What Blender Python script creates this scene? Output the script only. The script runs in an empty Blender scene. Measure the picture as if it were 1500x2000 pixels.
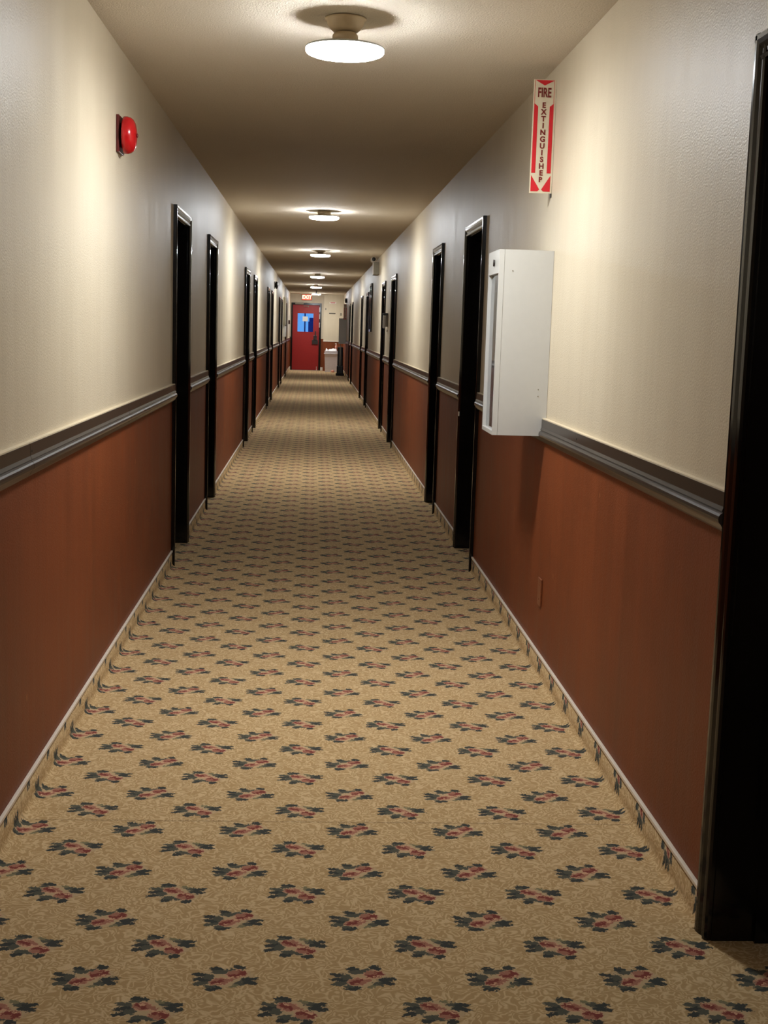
import bpy, bmesh, math, random
from mathutils import Matrix, Vector
random.seed(7)
PI = math.pi

# ------------------------------------------------------------------ camera, light, exposure
AL, AR, H = 0.805, 0.971, 2.5           # wall planes left/right of the camera, ceiling height
YB, YE = -6.5, 43.0                     # back and far end of the corridor
scene = bpy.context.scene
C = scene.collection
cd = bpy.data.cameras.new('camera'); cam = bpy.data.objects.new('camera', cd); C.objects.link(cam)
R_ = Vector((0.99806105, -0.05406747, 0.03083591)); U_ = Vector((-0.02285771, 0.14241594, 0.98954294)); F_ = Vector((0.05789361, 0.9883291, -0.14090395))
m = Matrix.Identity(4)
for i in range(3):
    m[i][0], m[i][1], m[i][2] = R_[i], U_[i], -F_[i]
m.translation = Vector((0, 0, 1.408))
cam.matrix_world = m
cd.sensor_fit = 'HORIZONTAL'; cd.sensor_width = 36.0; cd.lens = 2497.3 * 36 / 1500
cd.clip_start = 0.05; cd.clip_end = 200
scene.camera = cam
scene.view_settings.view_transform = 'Standard'; scene.view_settings.look = 'None'
scene.view_settings.gamma = 1; scene.view_settings.use_curve_mapping = False
scene.view_settings.exposure = 0.0
w = bpy.data.worlds.new('daylight'); scene.world = w; w.use_nodes = True
w.node_tree.nodes['Background'].inputs[0].default_value = (0.13, 0.42, 1.0, 1)   # cold dusk daylight outside the exit door
w.node_tree.nodes['Background'].inputs[1].default_value = 0.9
LAMP_E = 212.0                            # emission of the lit diffusers
LAMPS = [(0.09, -2.2, 2.40, 'c'), (0.087, 4.74, 2.378, 'c'), (0.071, 12.35, 2.43, 'f'), (0.066, 18.6, 2.424, 'c'),
         (0.045, 26.5, 2.423, 'f'), (0.028, 33.3, 2.424, 'f'), (0.045, 41.4, 2.455, 'f')]

# ------------------------------------------------------------------ helpers
def s2l(c):
    c = c / 255.0
    return c / 12.92 if c <= 0.04045 else ((c + 0.055) / 1.055) ** 2.4
def rgb(r, g, b): return (s2l(r), s2l(g), s2l(b), 1.0)

class NT:
    def __init__(s, name):
        s.m = bpy.data.materials.new(name); s.m.use_nodes = True
        s.t = s.m.node_tree; s.b = s.t.nodes['Principled BSDF']; s.o = s.t.nodes['Material Output']
    def n(s, typ, **kw):
        nd = s.t.nodes.new(typ)
        for k, v in kw.items(): setattr(nd, k, v)
        return nd
    def l(s, a, b): s.t.links.new(a, b)
    def math(s, op, a, b=None, c=None, clamp=False):
        nd = s.n('ShaderNodeMath', operation=op, use_clamp=clamp)
        for i, v in enumerate((a, b, c)):
            if v is None: continue
            if isinstance(v, (int, float)): nd.inputs[i].default_value = v
            else: s.l(v, nd.inputs[i])
        return nd.outputs[0]
    def mix(s, f, a, b):
        nd = s.n('ShaderNodeMix', data_type='RGBA')
        for i, v in ((0, f), (6, a), (7, b)):
            if isinstance(v, (int, float)): nd.inputs[i].default_value = v
            elif isinstance(v, tuple): nd.inputs[i].default_value = v
            else: s.l(v, nd.inputs[i])
        return nd.outputs[2]
    def noise(s, vec, scale, detail=2, rough=0.5, dist=0.0):
        nd = s.n('ShaderNodeTexNoise'); nd.inputs['Scale'].default_value = scale
        nd.inputs['Detail'].default_value = detail; nd.inputs['Roughness'].default_value = rough
        nd.inputs['Distortion'].default_value = dist
        if vec is not None: s.l(vec, nd.inputs['Vector'])
        return nd.outputs['Fac']
    def bump(s, h, strength, dist=0.01):
        nd = s.n('ShaderNodeBump'); nd.inputs['Strength'].default_value = strength; nd.inputs['Distance'].default_value = dist
        s.l(h, nd.inputs['Height']); s.l(nd.outputs[0], s.b.inputs['Normal'])
    def pos(s):
        return s.n('ShaderNodeNewGeometry').outputs['Position']
    def mapv(s, v, scale=(1, 1, 1), loc=(0, 0, 0), rot=(0, 0, 0), typ='POINT'):
        nd = s.n('ShaderNodeMapping', vector_type=typ)
        nd.inputs['Location'].default_value = loc; nd.inputs['Rotation'].default_value = rot; nd.inputs['Scale'].default_value = scale
        s.l(v, nd.inputs['Vector']); return nd.outputs[0]

def plain(name, col, rough=0.5, metal=0.0, bump=0.0, bscale=300, spec=0.5, var=0.06):
    k = NT(name); b = k.b
    b.inputs['Roughness'].default_value = rough; b.inputs['Metallic'].default_value = metal
    b.inputs['Specular IOR Level'].default_value = spec
    f = k.noise(k.pos(), 35, 3)
    d = tuple(c * (1 - var * 2) for c in col[:3]) + (1,)
    l = tuple(min(1, c * (1 + var)) for c in col[:3]) + (1,)
    k.l(k.mix(f, d, l), b.inputs['Base Color'])
    if bump: k.bump(k.noise(k.pos(), bscale, 2), bump, 0.002)
    return k.m

def glow(name, col, strength, base=(0.8, 0.8, 0.8, 1)):
    k = NT(name); k.b.inputs['Base Color'].default_value = base
    k.b.inputs['Emission Color'].default_value = col; k.b.inputs['Emission Strength'].default_value = strength
    return k.m

# --- painted walls
def wall_paint(name, c1, c2, rough, spec, specks=None):
    k = NT(name); b = k.b; P = k.pos()
    f = k.noise(P, 1.6, 4, 0.6)
    fs = k.noise(k.mapv(P, (9, 9, 0.7)), 1.0, 3, 0.6)          # roller laps: faint vertical streaks
    f2 = k.math('ADD', k.math('MULTIPLY', f, 0.5), k.math('MULTIPLY', fs, 0.5))
    col = k.mix(k.math('MULTIPLY', k.math('SUBTRACT', f2, 0.35), 3.0, clamp=True), c1, c2)
    if specks:
        v = k.n('ShaderNodeTexVoronoi', feature='F1'); v.inputs['Scale'].default_value = 7.0
        k.l(k.mapv(P, (1, 1, 0.55)), v.inputs['Vector'])
        n = k.noise(P, 60, 2)
        d = k.math('ADD', v.outputs['Distance'], k.math('MULTIPLY', n, 0.05))
        mask = k.math('LESS_THAN', d, 0.072)
        col = k.mix(k.math('MULTIPLY', mask, 0.55), col, specks)
    k.l(col, b.inputs['Base Color'])
    rr = k.n('ShaderNodeMapRange'); rr.inputs['To Min'].default_value = rough - 0.06; rr.inputs['To Max'].default_value = rough + 0.10
    k.l(fs, rr.inputs['Value']); k.l(rr.outputs[0], b.inputs['Roughness'])
    b.inputs['Specular IOR Level'].default_value = spec
    h = k.math('ADD', k.math('MULTIPLY', k.noise(P, 170, 2), 1.2), k.math('MULTIPLY', k.noise(k.mapv(P, (14, 14, 1.5)), 1.0, 2), 1.1))
    k.bump(h, 0.35, 0.0035)
    return k.m
M = {}
M['cream'] = wall_paint('cream_satin_paint', rgb(198, 184, 158), rgb(208, 195, 170), 0.43, 0.42)
M['brown'] = wall_paint('rust_brown_paint', rgb(108, 53, 24), rgb(129, 65, 30), 0.50, 0.26, rgb(170, 105, 62))

# --- stippled ceiling
k = NT('stippled_ceiling'); P = k.pos()
f = k.noise(P, 160, 3, 0.7)
k.l(k.mix(f, rgb(190, 178, 158), rgb(240, 230, 214)), k.b.inputs['Base Color'])
k.b.inputs['Roughness'].default_value = 0.85; k.b.inputs['Specular IOR Level'].default_value = 0.2
k.bump(k.noise(P, 130, 3, 0.7), 0.9, 0.006); M['ceil'] = k.m

# --- floral carpet: scrolls on tan, rose sprays on a staggered lattice (UV = metres)
k = NT('floral_carpet'); b = k.b
uvn = k.n('ShaderNodeUVMap'); uvn.uv_map = 'UVMap'; uv = uvn.outputs[0]
yarn = k.n('ShaderNodeTexNoise'); yarn.inputs['Scale'].default_value = 150; yarn.inputs['Detail'].default_value = 1
k.l(uv, yarn.inputs['Vector'])
def vm(op, a, b_=None, c_=None):
    nd = k.n('ShaderNodeVectorMath', operation=op)
    for i, v in enumerate((a, b_, c_)):
        if v is None: continue
        if isinstance(v, tuple): nd.inputs[i].default_value = v
        else: k.l(v, nd.inputs[i])
    return nd
jit = vm('MULTIPLY', vm('SUBTRACT', yarn.outputs['Color'], (0.5, 0.5, 0.5)).outputs[0], (0.019, 0.019, 0.0)).outputs[0]
uvj = vm('ADD', uv, jit).outputs[0]
LX, LY = 0.3005, 0.2775
cellA = vm('WRAP', vm('SUBTRACT', uvj, (-0.012, 2.491, 0)).outputs[0], (LX / 2, LY / 2, 1), (-LX / 2, -LY / 2, -1)).outputs[0]
cellB = vm('WRAP', vm('SUBTRACT', uvj, (-0.012 + LX / 2, 2.491 + LY / 2, 0)).outputs[0], (LX / 2, LY / 2, 1), (-LX / 2, -LY / 2, -1)).outputs[0]
cellBm = vm('MULTIPLY', cellB, (1, -1, 1)).outputs[0]
sep = k.n('ShaderNodeSeparateXYZ'); k.l(cellA, sep.inputs[0])
inA = k.math('LESS_THAN', k.math('ABSOLUTE', sep.outputs['Y']), LY / 4)
mx = k.n('ShaderNodeMix', data_type='VECTOR'); k.l(inA, mx.inputs[0]); k.l(cellBm, mx.inputs[4]); k.l(cellA, mx.inputs[5])
cell = vm('SCALE', mx.outputs[1]).outputs[0]; cell.node.inputs['Scale'].default_value = 0.93
warp = k.n('ShaderNodeTexNoise'); warp.inputs['Scale'].default_value = 22; warp.inputs['Detail'].default_value = 1; k.l(uv, warp.inputs['Vector'])
wv = vm('ADD', uv, vm('MULTIPLY', warp.outputs['Color'], (0.05, 0.05, 0)).outputs[0]).outputs[0]
n1 = k.noise(wv, 42, 1.0, 0.4)
iso = k.math('ABSOLUTE', k.math('SUBTRACT', k.math('FRACT', k.math('MULTIPLY', n1, 5.0)), 0.5))
scroll = k.math('MULTIPLY', k.math('SUBTRACT', 0.30, iso), 4.5, clamp=True)
col = k.mix(scroll, rgb(190, 158, 110), rgb(230, 202, 156))
fuzz = k.noise(uv, 420, 2, 0.7)
col = k.mix(k.math('MULTIPLY', k.math('SUBTRACT', fuzz, 0.42), 2.2, clamp=True), k.mix(0.35, col, rgb(156, 126, 86)), col)
big = k.noise(uv, 1.3, 3, 0.6)
col = k.mix(k.math('MULTIPLY', big, 0.25), col, rgb(176, 150, 114))
def blob(col, cx, cy, rx, ry, rot, c):
    v = k.mapv(cell, (rx, ry, 1), (cx, cy, 0), (0, 0, math.radians(rot)), 'TEXTURE')
    d = vm('LENGTH', vm('MULTIPLY', v, (1, 1, 0)).outputs[0]).outputs['Value']
    f = k.math('MULTIPLY', k.math('SUBTRACT', 1.0, d), 6.0, clamp=True)
    return k.mix(f, col, c)
HALO = rgb(190, 164, 126); LEAF = rgb(66, 68, 64); LEAF2 = rgb(88, 88, 76); ROSE = rgb(128, 66, 58); PINK = rgb(164, 112, 92); PALE = rgb(206, 160, 128); VEIN = rgb(128, 120, 90)
for (cx, cy, rx, ry, ro, c) in [
    (0, 0.002, 0.064, 0.042, -8, HALO),
    (-0.046, 0.024, 0.020, 0.0085, -14, LEAF2), (-0.044, 0.008, 0.023, 0.0090, 4, LEAF), (-0.050, -0.011, 0.019, 0.0085, 18, LEAF), (-0.032, -0.002, 0.013, 0.013, 0, LEAF2),
    (-0.020, 0.044, 0.020, 0.0095, -8, LEAF), (-0.028, 0.036, 0.012, 0.006, 10, LEAF2), (-0.018, -0.034, 0.016, 0.010, 24, LEAF), (-0.012, -0.022, 0.018, 0.009, 0, LEAF2),
    (0.035, 0.024, 0.017, 0.0095, -12, LEAF2), (0.053, 0.022, 0.017, 0.0080, 12, LEAF), (0.050, 0.007, 0.022, 0.0090, -10, LEAF), (0.020, 0.034, 0.012, 0.006, -25, VEIN),
    (0.028, -0.041, 0.014, 0.0105, 20, LEAF), (0.010, -0.028, 0.014, 0.008, 0, LEAF2),
    (-0.009, 0.016, 0.024, 0.0175, -20, PALE), (-0.010, 0.017, 0.0215, 0.0150, -20, PINK), (-0.015, 0.019, 0.015, 0.0080, -25, ROSE), (-0.004, 0.010, 0.010, 0.0040, -30, ROSE), (-0.012, 0.024, 0.007, 0.0026, -20, PALE),
    (0.024, -0.014, 0.024, 0.0185, -10, PALE), (0.025, -0.014, 0.0215, 0.0160, -10, ROSE), (0.017, -0.020, 0.013, 0.0085, -8, PINK), (0.032, -0.006, 0.010, 0.0028, -20, PALE),
    (0.011, 0.010, 0.011, 0.0055, -35, PINK), (0.010, 0.003, 0.010, 0.0030, -30, PALE)]:
    col = blob(col, cx, cy, rx, ry, ro, c)
su = k.n('ShaderNodeSeparateXYZ'); k.l(uvj, su.inputs[0])
seam = k.math('LESS_THAN', k.math('ABSOLUTE', k.math('SUBTRACT', su.outputs['Y'], 3.522)), 0.0035)
col = k.mix(k.math('MULTIPLY', seam, 0.35), col, rgb(96, 74, 48))      # carpet join across the corridor
k.l(col, b.inputs['Base Color'])
b.inputs['Roughness'].default_value = 0.95; b.inputs['Specular IOR Level'].default_value = 0.08
k.bump(k.noise(uv, 500, 2, 0.7), 0.5, 0.003)
M['carpet'] = k.m

M['casing'] = plain('gloss_black_brown_paint', rgb(15, 11, 9), 0.12, spec=0.38)
M['leaf'] = plain('black_door_paint', rgb(14, 12, 12), 0.35)
M['rail'] = plain('grey_brown_rail_paint', rgb(52, 44, 38), 0.28, spec=0.6)
M['caulk'] = plain('caulk_line', rgb(214, 198, 168), 0.5)
M['cap'] = plain('white_cap_strip', rgb(226, 214, 196), 0.4)
M['white_metal'] = plain('white_enamel', rgb(192, 190, 184), 0.38, bump=0.05, spec=0.45, var=0.02)
M['porcelain'] = plain('cream_lampholder', rgb(196, 176, 144), 0.35)
M['rim'] = plain('grey_metal_rim', rgb(186, 190, 190), 0.3, 0.5)
M['lit'] = glow('lit_diffuser', (0.93, 0.97, 1.0, 1), LAMP_E)
M['red_plastic'] = plain('red_plastic', rgb(176, 18, 24), 0.22, var=0.02)
M['dark_red'] = plain('dark_red_plate', rgb(84, 18, 16), 0.35)
M['sign_white'] = plain('ivory_sign_face', rgb(206, 194, 168), 0.45, var=0.02)
M['sign_red'] = plain('red_sign_ink', rgb(196, 22, 36), 0.4, var=0.03)
M['sign_text'] = plain('dark_red_sign_ink', rgb(112, 22, 22), 0.45, var=0.03)
M['black'] = plain('black_plastic', rgb(16, 15, 16), 0.4)
M['dark_brown'] = plain('dark_brown_metal', rgb(44, 34, 30), 0.4)
M['steel'] = plain('dull_steel', rgb(170, 170, 172), 0.3, 0.8)
M['grey'] = plain('warm_grey_enamel', rgb(132, 124, 106), 0.5)
M['red_door'] = plain('red_door_paint', rgb(150, 18, 14), 0.5, var=0.08)
M['brown_plate'] = plain('painted_over_plate', rgb(126, 70, 38), 0.45)
M['rubber'] = plain('black_rubber', rgb(22, 20, 20), 0.8)
M['bag'] = plain('white_bin_liner', rgb(226, 220, 218), 0.55, bump=0.4, bscale=40)
M['carton'] = plain('white_bin_plastic', rgb(224, 220, 224), 0.5)
M['pink'] = plain('pink_plastic', rgb(214, 150, 132), 0.4)
M['paper'] = plain('white_paper', rgb(232, 228, 220), 0.8)
M['outside'] = plain('painted_outdoor_post', rgb(40, 80, 170), 0.7)
M['exit_face'] = glow('lit_red_exit_face', (1.0, 0.10, 0.05, 1), 1.6, (0.3, 0.02, 0.01, 1))
M['exit_letter'] = glow('lit_exit_letters', (1.0, 0.42, 0.25, 1), 3.4)
k = NT('clear_glass'); k.b.inputs['Base Color'].default_value = (0.95, 0.98, 1, 1); k.b.inputs['Roughness'].default_value = 0.02
k.b.inputs['Transmission Weight'].default_value = 1.0; k.b.inputs['IOR'].default_value = 1.3; M['glass'] = k.m

# --- mesh helpers
class MB:
    def __init__(s): s.bm = bmesh.new()
    def box(s, a, b, mi=0, bev=0.0):
        r = bmesh.ops.create_cube(s.bm, size=1.0); vs = r['verts']
        for v in vs:
            for i in range(3): v.co[i] = a[i] + (v.co[i] + 0.5) * (b[i] - a[i])
        fs = set(f for v in vs for f in v.link_faces)
        for f in fs: f.material_index = mi
        if bev > 0:
            es = list(set(e for v in vs for e in v.link_edges))
            r2 = bmesh.ops.bevel(s.bm, geom=es, offset=bev, segments=2, profile=0.6, affect='EDGES')
            for f in r2['faces']: f.material_index = mi
        return s
    def lathe(s, prof, axis='z', o=(0, 0, 0), seg=32, mi=0, smooth=True):
        rings = []
        for (r, h) in prof:
            ring = []
            for j in range(seg):
                a = 2 * PI * j / seg; c, d = r * math.cos(a), r * math.sin(a)
                p = {'z': (c, d, h), 'x': (h, c, d), 'y': (c, h, d)}[axis]
                ring.append(s.bm.verts.new((o[0] + p[0], o[1] + p[1], o[2] + p[2])))
            rings.append(ring)
        for a, b in zip(rings, rings[1:]):
            for j in range(seg):
                f = s.bm.faces.new((a[j], a[(j + 1) % seg], b[(j + 1) % seg], b[j])); f.smooth = smooth; f.material_index = mi
        for ring in (rings[0], rings[-1]):
            f = s.bm.faces.new(ring); f.material_index = mi
        return s
    def extr(s, prof, y0, y1, axis='y', mi=0, smooth=False, plane=None):
        """closed profile [(a,b)] swept along an axis: axis y -> (a,y,b); x -> (x,a,b); z -> (a,b,z)"""
        def P(a, b, t): return {'y': (a, t, b), 'x': (t, a, b), 'z': (a, b, t)}[axis]
        A = [s.bm.verts.new(P(a, b, y0)) for a, b in prof]; B = [s.bm.verts.new(P(a, b, y1)) for a, b in prof]
        n = len(prof)
        for j in range(n):
            f = s.bm.faces.new((A[j], A[(j + 1) % n], B[(j + 1) % n], B[j])); f.smooth = smooth; f.material_index = mi
        for r in (A, B):
            f = s.bm.faces.new(r); f.material_index = mi
        return s
    def build(s, name, mats, parent=None, loc=None):
        bmesh.ops.recalc_face_normals(s.bm, faces=s.bm.faces)
        me = bpy.data.meshes.new(name); s.bm.to_mesh(me); s.bm.free()
        for mt in (mats if isinstance(mats, (list, tuple)) else [mats]): me.materials.append(M[mt] if isinstance(mt, str) else mt)
        o = bpy.data.objects.new(name, me); C.objects.link(o)
        if parent: o.parent = parent
        if loc: o.location = loc
        return o
def empty(name, loc=(0, 0, 0), rz=0):
    o = bpy.data.objects.new(name, None); C.objects.link(o); o.location = loc; o.rotation_euler = (0, 0, rz); o.empty_display_size = 0.1
    return o
def tag(o, label=None, cat=None, group=None, kind=None):
    if label: o['label'] = label
    if cat: o['category'] = cat
    if group: o['group'] = group
    if kind: o['kind'] = kind
    return o
def copy_tree(o, parent=None):
    c = o.copy(); C.objects.link(c)
    if parent: c.parent = parent
    for ch in [x for x in bpy.data.objects if x.parent == o]: copy_tree(ch, c)
    return c
def text_mesh(name, txt, size, mat, parent, loc, depth=0.0006, bold=0.0, sx=1.0, rot=(PI / 2, 0, 0)):
    cu = bpy.data.curves.new(name, 'FONT'); cu.body = txt; cu.size = size; cu.align_x = 'CENTER'; cu.align_y = 'CENTER'
    cu.extrude = depth; cu.offset = bold
    t = bpy.data.objects.new(name + '_tmp', cu); C.objects.link(t)
    bpy.context.view_layer.update()
    me = bpy.data.meshes.new_from_object(t.evaluated_get(bpy.context.evaluated_depsgraph_get()))
    bpy.data.objects.remove(t); me.materials.clear(); me.materials.append(M[mat])
    o = bpy.data.objects.new(name, me); C.objects.link(o); o.parent = parent; o.location = loc; o.rotation_euler = rot; o.scale = (sx, 1, 1)
    return o

# ------------------------------------------------------------------ structure
CW, CP = 0.062, 0.022          # casing width, how far it stands off the wall
DTOP = 2.072
LD = [(7.42, 8.30), (9.74, 10.55), (14.92, 15.85), (17.08, 17.95), (22.06, 22.9), (24.14, 24.95), (29.3, 30.1), (31.5, 32.3), (36.2, 37.0)]
RD = [(1.83, 2.87), (7.42, 8.32), (9.80, 10.55), (15.3, 16.2), (17.65, 18.4), (23.1, 23.95), (25.8, 26.55), (32.2, 33.1), (34.5, 35.3)]
WT = 0.20
SPLIT = 1.01
def build_wall(name, doors, side):
    x0, x1 = (-AL - WT, -AL) if side < 0 else (AR, AR + WT)
    mb = MB(); y = YB
    for (a, b) in doors:
        a2, b2 = a + CW - 0.012, b - CW + 0.012
        for (u0, u1, mi) in ((0, SPLIT, 1), (SPLIT, H, 0)):
            mb.box((x0, y, u0), (x1, a2, u1), mi)
        mb.box((x0, a2, DTOP - CW + 0.012), (x1, b2, H), 0); y = b2
    for (u0, u1, mi) in ((0, SPLIT, 1), (SPLIT, H, 0)):
        mb.box((x0, y, u0), (x1, YE, u1), mi)
    return tag(mb.build(name, ['cream', 'brown']), 'long corridor wall, cream above and rust brown below', 'wall', kind='structure')
build_wall('wall_left', LD, -1); build_wall('wall_right', RD, 1)

# floor carpet, running into the door recesses
mb = MB(); uvl = mb.bm.loops.layers.uv.new('UVMap')
def quad(vs, uvs):
    f = mb.bm.faces.new([mb.bm.verts.new(v) for v in vs])
    for lp, q in zip(f.loops, uvs): lp[uvl].uv = q
def fq(x0, y0, x1, y1):
    quad([(x0, y0, 0), (x1, y0, 0), (x1, y1, 0), (x0, y1, 0)], [(x0, y0), (x1, y0), (x1, y1), (x0, y1)])
fq(-AL - WT, YB, AR + WT, YE)
me = bpy.data.meshes.new('floor'); mb.bm.to_mesh(me); mb.bm.free(); me.materials.append(M['carpet'])
fl = bpy.data.objects.new('floor', me); C.objects.link(fl)
sm = fl.modifiers.new('thick', 'SOLIDIFY'); sm.thickness = 0.05; sm.offset = -1
tag(fl, 'tan scrolled carpet with staggered sprays of red roses', 'floor', kind='structure')

tag(MB().box((-AL - WT, YB, H), (AR + WT, YE + 0.2, H + 0.1)).build('ceiling', 'ceil'), 'low stippled tan ceiling', 'ceiling', kind='structure')
tag(MB().box((-AL - WT, YB - 0.2, 0), (AR + WT, YB, SPLIT), 1).box((-AL - WT, YB - 0.2, SPLIT), (AR + WT, YB, H), 0).build('wall_back', ['cream', 'brown']),
    'cross wall at the near end of the corridor behind the camera', 'wall', kind='structure')

# coved carpet skirting with a white cap strip
def cove(name, doors, side):
    xw = -AL if side < 0 else AR
    HZ, T = 0.084, 0.007
    bm = bmesh.new(); ul = bm.loops.layers.uv.new('UVMap'); capb = MB()
    prof = [(0.030, 0.0005)] + [(T + 0.022 * (1 - math.sin(t)), 0.0005 + 0.022 * (1 - math.cos(t))) for t in [PI / 2 * i / 4 for i in range(1, 5)]] + [(T, HZ)]
    y = YB; segs = []
    for (a, b) in doors: segs.append((y, a)); y = b
    segs.append((y, YE))
    for (a, b) in segs:
        ln = 0; prev = None
        for (o_, z) in prof:
            if prev: ln += math.hypot(o_ - prev[0], z - prev[1])
            X = xw - side * o_; U = xw + side * (ln - 0.030)
            cur = (bm.verts.new((X, a, z)), bm.verts.new((X, b, z)), U)
            if prev:
                f = bm.faces.new((prev[2][0], prev[2][1], cur[1], cur[0]))
                for lp, q in zip(f.loops, ((prev[2][2], a), (prev[2][2], b), (U, b), (U, a))): lp[ul].uv = q
                f.smooth = True
            prev = (o_, z, cur)
        back = [(0.0, HZ), (0.0, 0.0005), prof[0]]
        ends = [prev]
        for (o_, z) in back:
            X = xw - side * o_
            cur = (bm.verts.new((X, a, z)), bm.verts.new((X, b, z)))
            f = bm.faces.new((prev[2][0], prev[2][1], cur[1], cur[0]))
            for lp in f.loops: lp[ul].uv = (xw, lp.vert.co.y)
            prev = (o_, z, cur)
        for yy in (a, b):
            f = bm.faces.new([bm.verts.new((xw - side * o_, yy, z)) for o_, z in prof + back[:2]])
            for lp in f.loops: lp[ul].uv = (xw, yy + (lp.vert.co.z) )
        capb.box((min(xw, xw - side * 0.011), a, HZ), (max(xw, xw - side * 0.011), b, HZ + 0.011), bev=0.002)
    bmesh.ops.recalc_face_normals(bm, faces=bm.faces)
    me = bpy.data.meshes.new(name); bm.to_mesh(me); bm.free(); me.materials.append(M['carpet'])
    o = bpy.data.objects.new(name, me); C.objects.link(o)
    tag(o, 'floral carpet turned up the wall as a skirting under a white cap strip', 'baseboard', kind='structure')
    c = capb.build('cap_strip', 'cap', o); c['label'] = 'thin white cap strip along the carpet skirting'
    return o
cove('baseboard_left', LD, -1); cove('baseboard_right', RD, 1)

# chair rail: flat fillet, quirk, bead and ogee
RZ = 1.062
RP = [(0, 0), (0.019, 0), (0.0195, -0.034), (0.022, -0.040), (0.0235, -0.0435), (0.021, -0.047), (0.0215, -0.0485), (0.026, -0.051), (0.0295, -0.056), (0.0305, -0.063), (0.029, -0.070), (0.024, -0.0755), (0.0215, -0.080), (0.017, -0.088), (0.011, -0.094), (0.006, -0.097), (0, -0.098)]
def rail(name, doors, side, joints):
    xw = -AL if side < 0 else AR; mb = MB()
    y = YB; segs = []
    for (a, b) in doors: segs.append((y, a - 0.001)); y = b + 0.001
    segs.append((y, YE)); out = []
    for (a, b) in segs:
        cuts = [j for j in joints if a < j < b]; p = a
        for j in cuts: out.append((p, j - 0.0015)); p = j + 0.0015
        out.append((p, b))
    for (a, b) in out:
        mb.extr([(xw - side * q, RZ + z) for q, z in RP], a, b)
        mb.box((min(xw, xw - side * 0.0165), a, RZ - 0.001), (max(xw, xw - side * 0.0165), b, RZ + 0.0035), 1)
    for hy in ((3.64, 5.9) if side < 0 else (4.55,)):           # filled nail holes
        q = xw - side * 0.0195
        mb.lathe([(0.0045, q + side * 0.0004), (0.0035, q - side * 0.0006)], 'x', (0, hy, RZ - 0.022), 12, 2)
    o = mb.build(name, ['rail', 'caulk', 'black'])
    return tag(o, 'grey brown moulded chair rail between the two wall colours', 'chair rail', kind='structure')
rail('trim_1', LD, -1, (3.62, 5.55, 12.6)); rail('trim_2', RD, 1, (12.1, 13.0, 20.9))

# ------------------------------------------------------------------ side doors
def casing_prof(y_in, y_out, xw, side):
    """cross-section (x, y) of one upright casing"""
    s = 1 if y_out > y_in else -1
    pts = [(0, 0), (0.010, 0), (0.016, 0.004), (0.018, 0.012), (0.014, 0.018), (0.015, 0.026), (0.020, 0.038), (CP, 0.048), (CP, CW - 0.004), (CP - 0.004, CW), (0, CW)]
    return [(xw - side * px, y_in + s * py) for px, py in pts]
def make_door(idx, a, b, side, label):
    xw = -AL if side < 0 else AR
    root = empty('door_%d' % idx, (xw, (a + b) / 2, 0)); tag(root, label, 'door', kind='structure')
    oy = (a + b) / 2
    L = lambda x: x - xw
    yi0, yi1 = a + CW, b - CW; zt = DTOP - CW
    for (yin, yout) in ((yi0, a), (yi1, b)):
        mb = MB(); mb.extr([(L(px), py - oy) for px, py in casing_prof(yin, yout, xw, side)], 0, DTOP - 0.0005, 'z')
        mb.build('casing', 'casing', root)
    mb = MB()
    pts = [(px, zt + (py - yi1)) for px, py in casing_prof(yi1, b, xw, side)]
    mb.extr([(L(px), pz) for px, pz in pts], a - oy - 0.0005, b - oy + 0.0005, 'y'); mb.build('head_casing', 'casing', root)
    # jamb lining in the wall thickness, with a stop
    dx = side
    def bx(m_, x0, x1, y0, y1, z0, z1, bev=0.0): m_.box((min(x0, x1), y0 - oy, z0), (max(x0, x1), y1 - oy, z1), 0, bev)
    j = MB()
    bx(j, 0.0, dx * (WT - 0.002), yi0 - 0.011, yi0 + 0.004, 0.001, zt)
    bx(j, 0.0, dx * (WT - 0.002), yi1 - 0.004, yi1 + 0.011, 0.001, zt)
    bx(j, 0.0, dx * (WT - 0.002), yi0 - 0.011, yi1 + 0.011, zt - 0.004, zt + 0.011)
    bx(j, dx * 0.10, dx * 0.135, yi0 + 0.004, yi0 + 0.016, 0.001, zt - 0.004)
    bx(j, dx * 0.10, dx * 0.135, yi1 - 0.016, yi1 - 0.004, 0.001, zt - 0.004)
    bx(j, dx * 0.10, dx * 0.135, yi0 + 0.016, yi1 - 0.016, zt - 0.016, zt - 0.004)
    j.build('jamb', 'casing', root)
    lf = MB(); bx(lf, dx * 0.137, dx * 0.175, yi0 + 0.006, yi1 - 0.006, 0.012, zt - 0.006)
    wd = yi1 - yi0
    for (z0, z1) in ((0.25, 0.85), (1.0, 1.85)):       # raised panels on the leaf
        for s0, s1 in ((0.14, 0.46), (0.54, 0.86)):
            bx(lf, dx * 0.130, dx * 0.140, yi0 + wd * s0, yi0 + wd * s1, z0, z1, 0.004)
    leaf = lf.build('door_leaf', 'leaf', root)
    hd = MB(); yy = yi0 + 0.07 - oy
    hx = -side
    hd.lathe([(0.026, dx * 0.137), (0.026, dx * 0.132), (0.011, dx * 0.130), (0.010, dx * 0.105), (0.022, dx * 0.098), (0.028, dx * 0.085), (0.024, dx * 0.072), (0.010, dx * 0.068)], 'x', (0, yy, 0.95), 20)
    h = hd.build('door_knob', 'steel', leaf)
    return root
POSL = ['nearest of the dark doors in the left wall', 'second dark door along the left wall', 'third dark door along the left wall', 'fourth dark door along the left wall',
        'fifth dark door along the left wall', 'sixth dark door along the left wall', 'seventh dark door along the left wall', 'eighth dark door along the left wall', 'farthest dark door in the left wall']
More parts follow.
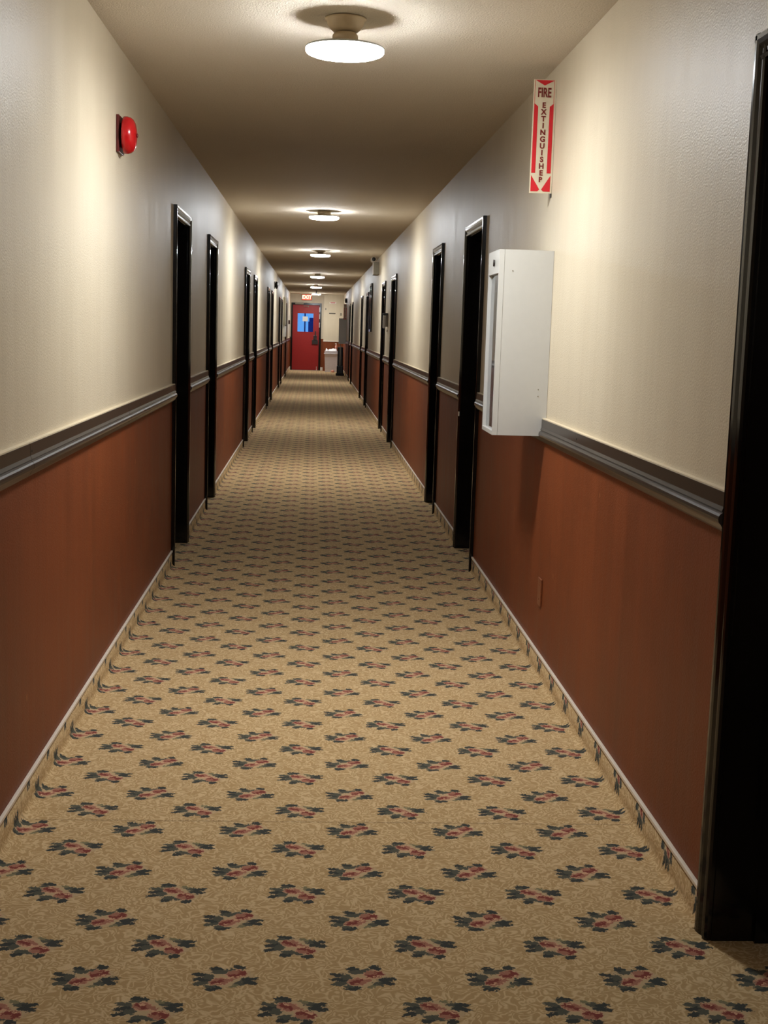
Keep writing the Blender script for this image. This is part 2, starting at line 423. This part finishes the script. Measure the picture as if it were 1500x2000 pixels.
POSR = ['black door frame cut off by the right edge of the view, closest of all', 'black door just beyond the near white extinguisher cabinet', 'third dark door in the right wall, left of the near cabinet door',
        'dark door in the right wall before the small white wall unit', 'dark door in the right wall just past the small white wall unit', 'sixth dark door along the right wall', 'seventh dark door along the right wall', 'eighth dark door along the right wall', 'farthest dark door in the right wall, near the far cabinet']
for i, (a, b) in enumerate(LD): make_door(i + 1, a, b, -1, POSL[i])
rroots = [make_door(10 + i, a, b, 1, POSR[i]) for i, (a, b) in enumerate(RD)]
sp = MB().box((-0.026, 0, 0), (-0.0205, 0.02, 0.028), bev=0.001).build('paint_chip', 'cap', rroots[1], (0, -0.03 - 0.0 + 0.44 - 0.045, 0.872)); sp['label'] = 'small white bare spot on the casing'

# ------------------------------------------------------------------ far end wall with the red exit door
DX0, DX1 = -0.712, 0.165; FX0, FX1 = -0.765, 0.235; FZ = 2.215; PX = 0.315
OX0, OX1, OZ = DX0 - 0.012, DX1 + 0.012, 2.155
mb = MB()
for (x0, x1) in ((-AL - WT, OX0), (OX1, AR + WT)):
    mb.box((x0, YE, 0), (x1, YE + 0.2, SPLIT + 0.04), 1); mb.box((x0, YE, SPLIT + 0.04), (x1, YE + 0.2, H), 0)
mb.box((OX0, YE, OZ), (OX1, YE + 0.2, H), 0)
tag(mb.build('wall_end', ['cream', 'brown']), 'end wall of the corridor around the red door', 'wall', kind='structure')
mb = MB(); mb.box((PX, YE - 0.22, 0), (AR, YE, SPLIT - 0.03), 1); mb.box((PX, YE - 0.22, SPLIT - 0.03), (AR, YE, H), 0)
tag(mb.build('wall_pier', ['cream', 'brown']), 'cream pier standing forward of the end wall right of the red door', 'wall', kind='structure')
mb = MB().box((PX - 0.004, YE - 0.235, SPLIT - 0.045), (AR, YE - 0.22, SPLIT - 0.005), bev=0.002)
tag(mb.build('trim_3', 'cap'), 'pale ledge strip between the colours of the pier', 'trim', kind='structure')
mb = MB().box((-AL, YE - 0.02, 1.055), (FX0 - 0.002, YE, 1.09), 0, 0.003)
tag(mb.build('trim_4', 'rail'), 'short dark strip beside the red door', 'trim', kind='structure')
mb = MB().box((-AL + 0.01, YE - 0.012, 0.001), (FX0 - 0.002, YE, 0.11)).box((FX1 + 0.002, YE - 0.012, 0.001), (PX - 0.001, YE, 0.11))
tag(mb.build('baseboard_end', 'cap'), 'pale skirting pieces either side of the red door', 'baseboard', kind='structure')

root = empty('door_19', (0, YE, 0)); tag(root, 'red exit door with a blue lit window at the far end', 'door', kind='structure')
mb = MB()
for (x0, x1) in ((FX0, DX0 - 0.004), (DX1 + 0.004, FX1)): mb.box((x0, -0.025, 0.001), (x1, 0.0, FZ), 0, 0.004)
mb.box((DX0 - 0.004, -0.025, 2.148), (DX1 + 0.004, 0.0, FZ), 0, 0.004)
mb.box((OX0, 0.001, 0.001), (DX0 - 0.004, 0.19, 2.148)); mb.box((DX1 + 0.004, 0.001, 0.001), (OX1, 0.19, 2.148))
for (x0, x1) in ((OX0, DX0 + 0.02), (DX1 - 0.02, OX1)): mb.box((x0, 0.057, 0.001), (x1, 0.09, OZ - 0.004))
mb.box((DX0, 0.057, 2.12), (DX1, 0.09, OZ - 0.002)); mb.box((DX0 - 0.004, 0.057, 0.001), (DX1 + 0.004, 0.09, 0.03)); mb.box((OX0, 0.001, 2.149), (OX1, 0.19, OZ - 0.001))
mb.build('door_frame', 'casing', root)
WX0, WX1, WZ0, WZ1 = -0.55, -0.03, 1.27, 1.872
mb = MB()
for (x0, x1, z0, z1) in ((DX0, WX0, 0.012, 2.145), (WX1, DX1, 0.012, 2.145), (WX0, WX1, 0.012, WZ0), (WX0, WX1, WZ1, 2.145)):
    mb.box((x0, 0.01, z0), (x1, 0.055, z1))
leaf = mb.build('door_leaf', 'red_door', root)
mb = MB()
for (x0, x1, z0, z1) in ((WX0 - 0.02, WX0, WZ0 - 0.02, WZ1 + 0.02), (WX1, WX1 + 0.02, WZ0 - 0.02, WZ1 + 0.02), (WX0, WX1, WZ0 - 0.02, WZ0), (WX0, WX1, WZ1, WZ1 + 0.02)):
    mb.box((x0, 0.002, z0), (x1, 0.0095, z1))
mb.build('window_frame', 'red_door', leaf)
MB().box((WX0, 0.03, WZ0), (WX1, 0.035, WZ1)).build('window_pane', 'glass', leaf)
mb = MB().box((-0.385, 0.024, 1.61), (-0.215, 0.0285, 1.77)); o = mb.build('notice', 'paper', leaf); o['label'] = 'small paper notice on the window'
mb = MB().box((-0.06, -0.03, 0.86), (0.14, 0.008, 1.01), 0, 0.01).box((-0.01, -0.05, 1.0), (0.10, 0.008, 1.16), 0, 0.01).box((0.03, -0.06, 1.14), (0.07, 0.008, 1.3), 0, 0.006)
mb.build('door_lock', 'dark_brown', leaf)
mb = MB()
for z in (1.50, 1.78, 2.0): mb.box((DX1 - 0.004, -0.03, z - 0.08), (DX1 + 0.03, -0.001, z + 0.08), 0, 0.004)
mb.build('hinge', 'steel', root)
mb = MB().box((-0.64, -0.085, 2.16), (-0.36, -0.026, 2.225), 0, 0.008).box((-0.36, -0.06, 2.10), (-0.20, -0.045, 2.115), 0, 0.002).box((-0.22, -0.058, 2.08), (-0.19, 0.009, 2.12))
mb.build('door_closer', 'grey', root)
mb = MB().box((0.10, -0.018, 0.02), (0.115, 0.009, 0.13), 0, 0.003).box((0.095, -0.03, 0.004), (0.125, -0.002, 0.03), 0, 0.004); mb.build('kick_stop', 'cap', leaf)

mb = MB().box((-0.335, YE + 0.75, 0), (-0.29, YE + 0.80, 2.6)); tag(mb.build('porch_post', 'outside'), 'thin dark blue post outside the red door window', 'post')
mb = MB().box((-0.20, YE + 1.0, 0), (0.02, YE + 1.25, 1.62), 0, 0.03).box((-0.17, YE + 1.02, 1.62), (-0.02, YE + 1.2, 1.74), 0, 0.03)
tag(mb.build('outdoor_cabinet', 'outside'), 'dark blue upright shape outside, right half of the red door window', 'outdoor cabinet')
tag(MB().box((-1.5, YE + 0.21, -0.06), (1.5, YE + 4, -0.01)).build('porch_slab', 'grey'), 'grey slab outside behind the red door', 'slab', kind='structure')

# exit sign
root = empty('exit_sign', (-0.262, YE, 2.30)); tag(root, 'red lit EXIT sign over the red door', 'exit sign')
MB().box((-0.165, -0.06, 0), (0.165, -0.001, 0.195), 0, 0.006).build('housing', 'dark_red', root)
MB().box((-0.152, -0.063, 0.014), (0.152, -0.0605, 0.181)).build('face', 'exit_face', root)
text_mesh('lettering', 'EXIT', 0.165, 'exit_letter', root, (0, -0.066, 0.097), 0.0015, 0.004, 0.92)

# ------------------------------------------------------------------ ceiling lamps
def lamp(kind, d):
    root = empty('ceiling_lamp')
    r = 0.142
    g = d - 0.013                                   # room between ceiling and the back of the disc
    if kind == 'c':
        q = g * 0.50
        MB().lathe([(0.062, 0.0), (0.074, -0.003), (0.074, -0.008), (0.067, -0.013), (0.065, -q * 0.5), (0.052, -q * 0.85), (0.044, -q), (0.022, -q - 0.001)], 'z', (0, 0, 0), 40).build('lampholder', 'porcelain', root)
        MB().lathe([(0.020, -q - 0.0015), (0.036, -q - 0.003), (0.045, -q - 0.25 * (g - q)), (0.046, -q - 0.5 * (g - q)), (0.040, -q - 0.8 * (g - q)), (0.032, -g + 0.001), (0.030, -g)], 'z', (0, 0, 0), 36).build('bulb_neck', 'porcelain', root)
    else:
        MB().lathe([(0.060, 0.0), (0.063, -0.004), (0.063, -g + 0.004), (0.055, -g)], 'z', (0, 0, 0), 36).build('lampholder', 'porcelain', root)
    MB().lathe([(0.030, -g - 0.0005), (r * 0.8, -g - 0.001), (r * 0.97, -g - 0.004), (r, -g - 0.008), (r * 0.995, -g - 0.011), (r * 0.965, -g - 0.0115)], 'z', (0, 0, 0), 56).build('rim', 'rim', root)
    MB().lathe([(r * 0.975, -d + 0.001), (r * 0.985, -d - 0.001), (r * 0.98, -d - 0.008), (r * 0.95, -d - 0.013), (r * 0.86, -d - 0.018), (r * 0.6, -d - 0.023), (r * 0.3, -d - 0.026), (r * 0.05, -d - 0.027)], 'z', (0, 0, 0), 56).build('diffuser', 'lit', root)
    return root
LL = ['round lit ceiling disc behind the viewer', 'largest and nearest lit round ceiling lamp hanging below its cream lampholder', 'second lit round ceiling lamp, close to the ceiling past the nearest one', 'third lit ceiling lamp, with its dark lampholder showing above the disc',
      'fourth lit ceiling lamp along the corridor', 'fifth lit ceiling lamp along the corridor', 'farthest lit ceiling lamp, just before the exit sign']
for i, (x, y, z, kd) in enumerate(LAMPS):
    o = lamp(kd, H - z - 0.012); o.location = (x, y, H)
    tag(o, LL[i], 'ceiling lamp', 'round lamps along the corridor ceiling')
# small sprinkler in front of the last lamp
root = empty('ceiling_sprinkler', (0.045, 38.3, H)); tag(root, 'small dark sprinkler head hanging before the farthest lamp', 'sprinkler')
MB().lathe([(0.045, 0), (0.045, -0.006), (0.012, -0.01), (0.012, -0.06), (0.008, -0.065)], 'z', (0, 0, 0), 20).build('pipe', 'dark_brown', root)
MB().lathe([(0.006, -0.065), (0.034, -0.085), (0.034, -0.088), (0.006, -0.092)], 'z', (0, 0, 0), 20).build('deflector', 'dark_brown', root)

# ------------------------------------------------------------------ fire alarm horn, left wall
def alarm(name, mat, plate_mat, loc, label, group=None, sc=1.0):
    root = empty(name, loc); tag(root, label, 'fire alarm', group)
    MB().box((0.001, -0.072, -0.072), (0.012, 0.072, 0.072), 0, 0.002).build('back_plate', plate_mat, root)
    MB().lathe([(0.050, 0.012), (0.050, 0.0215)], 'x', (0, 0, 0), 36).build('spacer', plate_mat, root)
    pr = [(0.068, 0.0218), (0.0725, 0.024), (0.0735, 0.030), (0.073, 0.040), (0.069, 0.052), (0.061, 0.062), (0.048, 0.069), (0.030, 0.0725), (0.010, 0.0735)]
    MB().lathe(pr, 'x', (0, -0.012, 0), 48).build('dome', mat, root)
    MB().lathe([(0.008, 0.0735), (0.008, 0.078), (0.004, 0.080)], 'x', (0, -0.012, 0), 16).build('screw', plate_mat, root)
    return root
alarm('fire_alarm_bell', 'red_plastic', 'dark_red', (-AL, 5.375, 2.152), 'glossy red domed fire alarm on a dark plate high on the left wall')
alarm('fire_alarm_bell', 'black', 'dark_brown', (-AL, 25.9, 2.222), 'small black domed bell high on the left wall, far down the corridor')
alarm_r = alarm('fire_alarm_bell', 'black', 'dark_brown', (AR, 38.6, 2.234), 'small dark domed bell above the far cabinet on the right wall'); alarm_r.rotation_euler.z = PI

# ------------------------------------------------------------------ projecting extinguisher sign
def poly(mb, pts, y0, y1, mi=0):
    mb.extr(pts, 0, 0, 'y')
def make_sign():
    W_, Hh = 0.094, 0.454
    root = empty('extinguisher_sign')
    MB().box((-W_ / 2, -0.001, -Hh), (W_ / 2, 0.001, 0)).build('sign_board', 'sign_white', root)
    def X(u): return (u - 0.5) * W_
    def Z(v): return -v * Hh
    def prism(pts, nm):
        m_ = MB(); m_.extr([(X(a), Z(b)) for a, b in pts], -0.0012, -0.0018, 'y'); return m_.build(nm, 'sign_red', root)
    i0, i1 = 0.055, 0.915
    c = (i0 + i1) / 2
    prism([(i0 + 0.02, 0.006), (i1, 0.006), (c, 0.052)], 'arrow_notch')
    prism([(i0, 0.208), (i0 + 0.175, 0.236), (i0 + 0.175, 0.822), (i0, 0.822)], 'arrow_side')
    prism([(i1, 0.208), (i1 - 0.175, 0.236), (i1 - 0.175, 0.822), (i1, 0.822)], 'arrow_side')
    prism([(i0, 0.842), (c - 0.04, 0.968), (c - 0.13, 0.985), (i0, 0.985)], 'arrow_corner')
    prism([(i1, 0.842), (c + 0.04, 0.968), (c + 0.13, 0.985), (i1, 0.985)], 'arrow_corner')
    prism([(i0, 0.006), (i0 + 0.015, 0.006), (i0 + 0.015, 0.21), (i0, 0.21)], 'outline')
    prism([(i1 - 0.015, 0.006), (i1, 0.006), (i1, 0.21), (i1 - 0.015, 0.21)], 'outline')
    text_mesh('lettering', 'FIRE', 0.052, 'sign_text', root, (X(c), -0.0022, Z(0.118)), 0.0003, 0.0014, 0.60)
    for i, ch in enumerate('EXTINGUISHER'):
        text_mesh('letter', ch, 0.0295, 'sign_text', root, (X(c), -0.0022, Z(0.226 + i * 0.0596)), 0.0003, 0.0011, 1.0)
    MB().box((W_ / 2 - 0.002, 0.0012, -0.07), (W_ / 2 + 0.001, 0.03, -0.035)).build('mounting_tab', 'dark_brown', root)
    MB().box((W_ / 2 - 0.002, 0.0012, -Hh - 0.015), (W_ / 2 + 0.001, 0.03, -Hh + 0.03)).build('mounting_tab', 'dark_brown', root)
    return root
sg = make_sign(); sg.location = (AR - 0.0485, 5.39, 2.4425)
tag(sg, 'near red and white FIRE EXTINGUISHER arrow sign projecting from the right wall', 'sign', 'projecting extinguisher signs')

# ------------------------------------------------------------------ extinguisher cabinets
def make_cabinet():
    root = empty('extinguisher_cabinet')           # origin: wall face, near bottom corner; -x into the corridor, +y away
    D, L_, Hh, t = 0.225, 0.315, 0.757, 0.004
    mb = MB()
    mb.box((-D + 0.022, 0, 0), (-0.001, t, Hh)).box((-D + 0.022, L_ - t, 0), (-0.001, L_, Hh))
    mb.box((-D + 0.022, t, 0), (-0.001, L_ - t, t)).box((-D + 0.022, t, Hh - t), (-0.001, L_ - t, Hh)).box((-0.005, t, t), (-0.001, L_ - t, Hh - t))
    mb.build('cabinet_body', 'white_metal', root)
    mb = MB(); x0, x1 = -D, -D + 0.0215
    fr = 0.012
    mb.box((x0, -0.001, 0), (x1, fr, Hh)).box((x0, L_ - fr, 0), (x1, L_ + 0.001, Hh)).box((x0, fr, 0), (x1, L_ - fr, 0.016)).box((x0, fr, Hh - 0.095), (x1, L_ - fr, Hh))
    d = mb.build('cabinet_door', 'white_metal', root)
    MB().box((x0 + 0.014, fr, 0.016), (x0 + 0.017, L_ - fr, Hh - 0.095)).build('door_pane', 'glass', d)
    MB().lathe([(0.014, -D - 0.001), (0.014, -D - 0.006), (0.005, -D - 0.007)], 'x', (0, 0.13, Hh - 0.05), 20).build('lock', 'dark_brown', d)
    for (px, pz) in ((-0.168, 0.672), (-0.040, 0.165), (-0.040, 0.192)): MB().lathe([(0.0026, -0.0002), (0.002, -0.0018)], 'y', (px, 0, pz), 10).build('rivet', 'grey', root)
    return root
cab = make_cabinet(); cab.location = (AR, 5.262, 0.991)
tag(cab, 'large near white extinguisher cabinet with a glazed door on the right wall', 'extinguisher cabinet', 'white extinguisher cabinets')
def make_ext():
    root = empty('fire_extinguisher')
    MB().lathe([(0.05, 0.0), (0.062, 0.004), (0.065, 0.02), (0.065, 0.36), (0.058, 0.39), (0.035, 0.415), (0.02, 0.425), (0.018, 0.44)], 'z', (0, 0, 0), 32).build('cylinder', 'red_plastic', root)
    MB().box((-0.015, -0.06, 0.4405), (0.015, 0.03, 0.455), 0, 0.003).box((-0.012, -0.085, 0.47), (0.012, 0.02, 0.480), 0, 0.003).box((-0.010, -0.012, 0.4555), (0.010, 0.012, 0.4695)).build('valve_handle', 'black', root)
    MB().lathe([(0.010, 0.06), (0.009, 0.36)], 'z', (0.0, 0.078, 0), 12).build('hose', 'rubber', root)
    return root
ex = make_ext(); ex.location = (AR - 0.105, 5.42, 0.9965); tag(ex, 'red extinguisher standing inside the near white cabinet', 'fire extinguisher')
c2 = copy_tree(cab); c2.location = (AR, 38.6, 0.955); tag(c2, 'far white cabinet on the right wall close to the end of the corridor', 'extinguisher cabinet', 'white extinguisher cabinets')
s2 = copy_tree(sg); s2.location = (AR - 0.06, 38.4, 2.13); tag(s2, 'small distant extinguisher sign over the far cabinet', 'sign', 'projecting extinguisher signs')

# ------------------------------------------------------------------ small things on the walls
root = empty('outlet_plate', (AR, 5.20, 0.345)); tag(root, 'painted over brown blank wall plate low on the right wall', 'wall plate')
MB().box((-0.008, -0.035, -0.057), (-0.0005, 0.035, 0.057), 0, 0.002).build('plate', 'brown_plate', root)
for q in (0.03, -0.03): MB().lathe([(0.004, -0.0082), (0.003, -0.010)], 'x', (0, 0, q), 10).build('screw', 'brown_plate', root)

root = empty('emergency_light', (AR, 19.8, 2.238)); tag(root, 'cream emergency light box with dark round lamp head high on the right wall', 'emergency light')
MB().box((-0.085, 0, 0), (-0.001, 0.34, 0.188), 0, 0.006).build('battery_box', 'grey', root)
MB().box((-0.090, 0.01, 0.006), (-0.0855, 0.33, 0.182)).build('front_cover', 'cap', root)
for yy in (0.05, 0.27):
    hd = MB().lathe([(0.030, 0.04), (0.036, 0.0), (0.040, -0.012), (0.034, -0.014)], 'y', (-0.085, yy, 0.232), 24).lathe([(0.008, 0.1885), (0.008, 0.206)], 'z', (-0.07, yy + 0.015, 0), 10).build('lamp_head', 'cap', root)
    MB().lathe([(0.031, -0.0145), (0.028, -0.020), (0.01, -0.022)], 'y', (-0.085, yy, 0.232), 24).build('lens', 'black', hd)

root = empty('wall_frame', (AR, 21.75, 1.37)); tag(root, 'tall thin dark framed panel on the right wall beyond the emergency light', 'framed panel')
mb = MB()
for (y0, y1, z0, z1) in ((0, 0.04, 0, 0.81), (0.56, 0.60, 0, 0.81), (0.04, 0.56, 0, 0.04), (0.04, 0.56, 0.77, 0.81)): mb.box((-0.028, y0, z0), (-0.001, y1, z1), 0, 0.003)
mb.build('frame', 'casing', root); MB().box((-0.010, 0.04, 0.04), (-0.002, 0.56, 0.77)).build('panel', 'grey', root)

root = empty('wall_dispenser', (AR, 17.0, 1.43)); tag(root, 'small white wall unit under a dark bracket between two right wall doors', 'wall unit')
MB().box((-0.066, 0, 0), (-0.032, 0.09, 0.170), 0, 0.010).build('body', 'white_metal', root)
MB().box((-0.070, -0.01, 0.172), (-0.001, 0.10, 0.200), 0, 0.006).build('bracket', 'black', root)
MB().box((-0.0315, 0.01, 0.02), (-0.001, 0.08, 0.171), 0, 0.002).build('back_box', 'grey', root)
root = MB().extr([(-0.022, 0), (-0.001, 0), (-0.001, 0.03), (-0.012, 0.03)], 0, 0.04).build('wall_hook', 'cap', None, (AR, 17.0, 1.382))
tag(root, 'tiny white wedge shaped hook under the small white wall unit', 'hook')

root = empty('electrical_panel', (-AL, 33.4, 1.44)); tag(root, 'grey flat panel box on the far left wall', 'panel box')
MB().box((0.001, 0, 0), (0.055, 0.9, 0.72), 0, 0.004).build('box', 'grey', root)
MB().box((0.0555, 0.02, 0.02), (0.060, 0.88, 0.70)).build('cover', 'grey', root)
root = MB().box((0.001, 0, 0), (0.075, 0.32, 0.27), 0, 0.006).build('wall_box', 'white_metal', None, (-AL, 33.45, 1.155)); tag(root, 'white box under the grey panel on the far left wall', 'wall box')
root = empty('pull_station', (-AL, 40.6, 1.5)); tag(root, 'small dark red pull station beside the red exit door', 'pull station')
MB().box((0.001, 0, 0), (0.05, 0.08, 0.12), 0, 0.004).build('body', 'dark_red', root)
MB().box((0.0505, 0.01, 0.05), (0.062, 0.07, 0.075), 0, 0.003).build('pull_bar', 'cap', root)

# signs on the pier
YP = YE - 0.22
root = empty('wall_notice', (0.60, YP, 2.215)); tag(root, 'narrow white notice with red line above the dark plate on the pier', 'notice')
MB().box((-0.11, -0.004, 0), (0.11, -0.0005, 0.05)).build('card', 'paper', root)
MB().box((-0.08, -0.0052, 0.015), (0.08, -0.0042, 0.035)).build('red_line', 'sign_red', root)
root = empty('room_plate', (0.59, YP, 1.875)); tag(root, 'narrow dark plate on the cream pier beside the red door', 'name plate')
MB().box((-0.105, -0.006, 0), (0.105, -0.0005, 0.04)).build('plate', 'dark_brown', root)
mb = MB()
for i in range(7): mb.box((-0.09 + i * 0.026, -0.007, 0.012), (-0.09 + i * 0.026 + 0.014, -0.0062, 0.028))
mb.build('pale_mark', 'grey', root)
root = MB().box((0, -0.02, 0), (0.05, -0.0005, 0.09), 0, 0.004).build('thermostat', 'grey', None, (0.85, YP, 1.83)); tag(root, 'small grey switch box at the right end of the pier', 'switch box')
root = MB().box((0, -0.015, 0), (0.035, -0.0005, 0.06), 0, 0.003).build('door_magnet', 'grey', None, (0.355, YP, 2.0)); tag(root, 'tiny grey fitting near the left edge of the pier', 'fitting')

# ------------------------------------------------------------------ bin with liner beside the red door
root = empty('waste_bin', (0.575, 41.9, 0)); tag(root, 'white square waste bin with a bunched liner beside the red door', 'waste bin')
mb = MB()
A = [(-0.19, -0.17), (0.19, -0.17), (0.19, 0.17), (-0.19, 0.17)]; B = [(x * 1.14, y * 1.14) for x, y in A]
va = [mb.bm.verts.new((x, y, 0.0)) for x, y in A]; vb = [mb.bm.verts.new((x, y, 0.68)) for x, y in B]
mb.bm.faces.new(va)
for j in range(4): mb.bm.faces.new((va[j], va[(j + 1) % 4], vb[(j + 1) % 4], vb[j]))
vc = [mb.bm.verts.new((x * 0.95, y * 0.95, 0.68)) for x, y in B]; vd = [mb.bm.verts.new((x * 0.93, y * 0.93, 0.45)) for x, y in B]
for j in range(4):
    mb.bm.faces.new((vb[j], vb[(j + 1) % 4], vc[(j + 1) % 4], vc[j])); mb.bm.faces.new((vc[j], vc[(j + 1) % 4], vd[(j + 1) % 4], vd[j]))
mb.bm.faces.new(vd); mb.build('bin_body', 'carton', root)
bm = bmesh.new(); bmesh.ops.create_grid(bm, x_segments=16, y_segments=14, size=1.0)
for v in bm.verts:
    x, y = v.co.x, v.co.y; e = max(abs(x), abs(y))
    z = 0.70 + 0.035 * math.sin(5 * x + 2 * y) + 0.03 * math.cos(7 * y - 3 * x) + random.uniform(-0.008, 0.008)
    if e > 0.85: z = 0.60 + random.uniform(-0.012, 0.012)
    v.co = Vector((x * 0.225 * (1.03 if e > 0.85 else 1), y * 0.202 * (1.03 if e > 0.85 else 1), z))
for f in bm.faces: f.smooth = True
me = bpy.data.meshes.new('liner'); bm.to_mesh(me); bm.free(); me.materials.append(M['bag'])
o = bpy.data.objects.new('liner', me); C.objects.link(o); o.parent = root; so = o.modifiers.new('t', 'SOLIDIFY'); so.thickness = 0.004
root = empty('spray_bottle', (0.73, 41.9, 0.745)); tag(root, 'small pinkish bottle standing on top of the white bin', 'bottle')
MB().lathe([(0.030, 0), (0.034, 0.01), (0.034, 0.10), (0.014, 0.13), (0.012, 0.15)], 'z', (0, 0, 0), 20).build('bottle_body', 'pink', root)
MB().box((-0.035, -0.012, 0.151), (0.016, 0.012, 0.185), 0, 0.004).build('trigger_head', 'cap', root)
root = MB().lathe([(0.05, 0), (0.06, 0.02), (0.058, 0.05), (0.03, 0.075), (0.01, 0.08)], 'z', (0, 0, 0), 20).build('crumpled_wrapper', 'pink', None, (0.63, 41.5, 0.0005)); tag(root, 'small pinkish wrapper on the carpet in front of the white bin', 'wrapper')
root = MB().box((-0.05, -0.04, 0), (0.05, 0.04, 0.09), 0, 0.012).build('paper_carton', 'cap', None, (0.80, 41.45, 0.0005)); tag(root, 'small pale carton on the floor right of the pink wrapper', 'carton')

# upright sweeper under the far cabinet
root = empty('floor_sweeper', (0.81, 38.9, 0)); tag(root, 'dark upright sweeper with pale handle under the far cabinet', 'floor sweeper')
MB().box((-0.10, -0.10, 0.03), (0.10, 0.10, 0.30), 0, 0.03).box((-0.085, -0.06, 0.28), (0.085, 0.06, 0.86), 0, 0.03).build('body', 'black', root)
MB().box((-0.125, -0.17, 0.0), (0.125, 0.02, 0.075), 0, 0.02).build('foot', 'rubber', root)
MB().lathe([(0.012, 0.30), (0.012, 0.93)], 'z', (-0.005, -0.075, 0), 14).build('handle', 'cap', root)
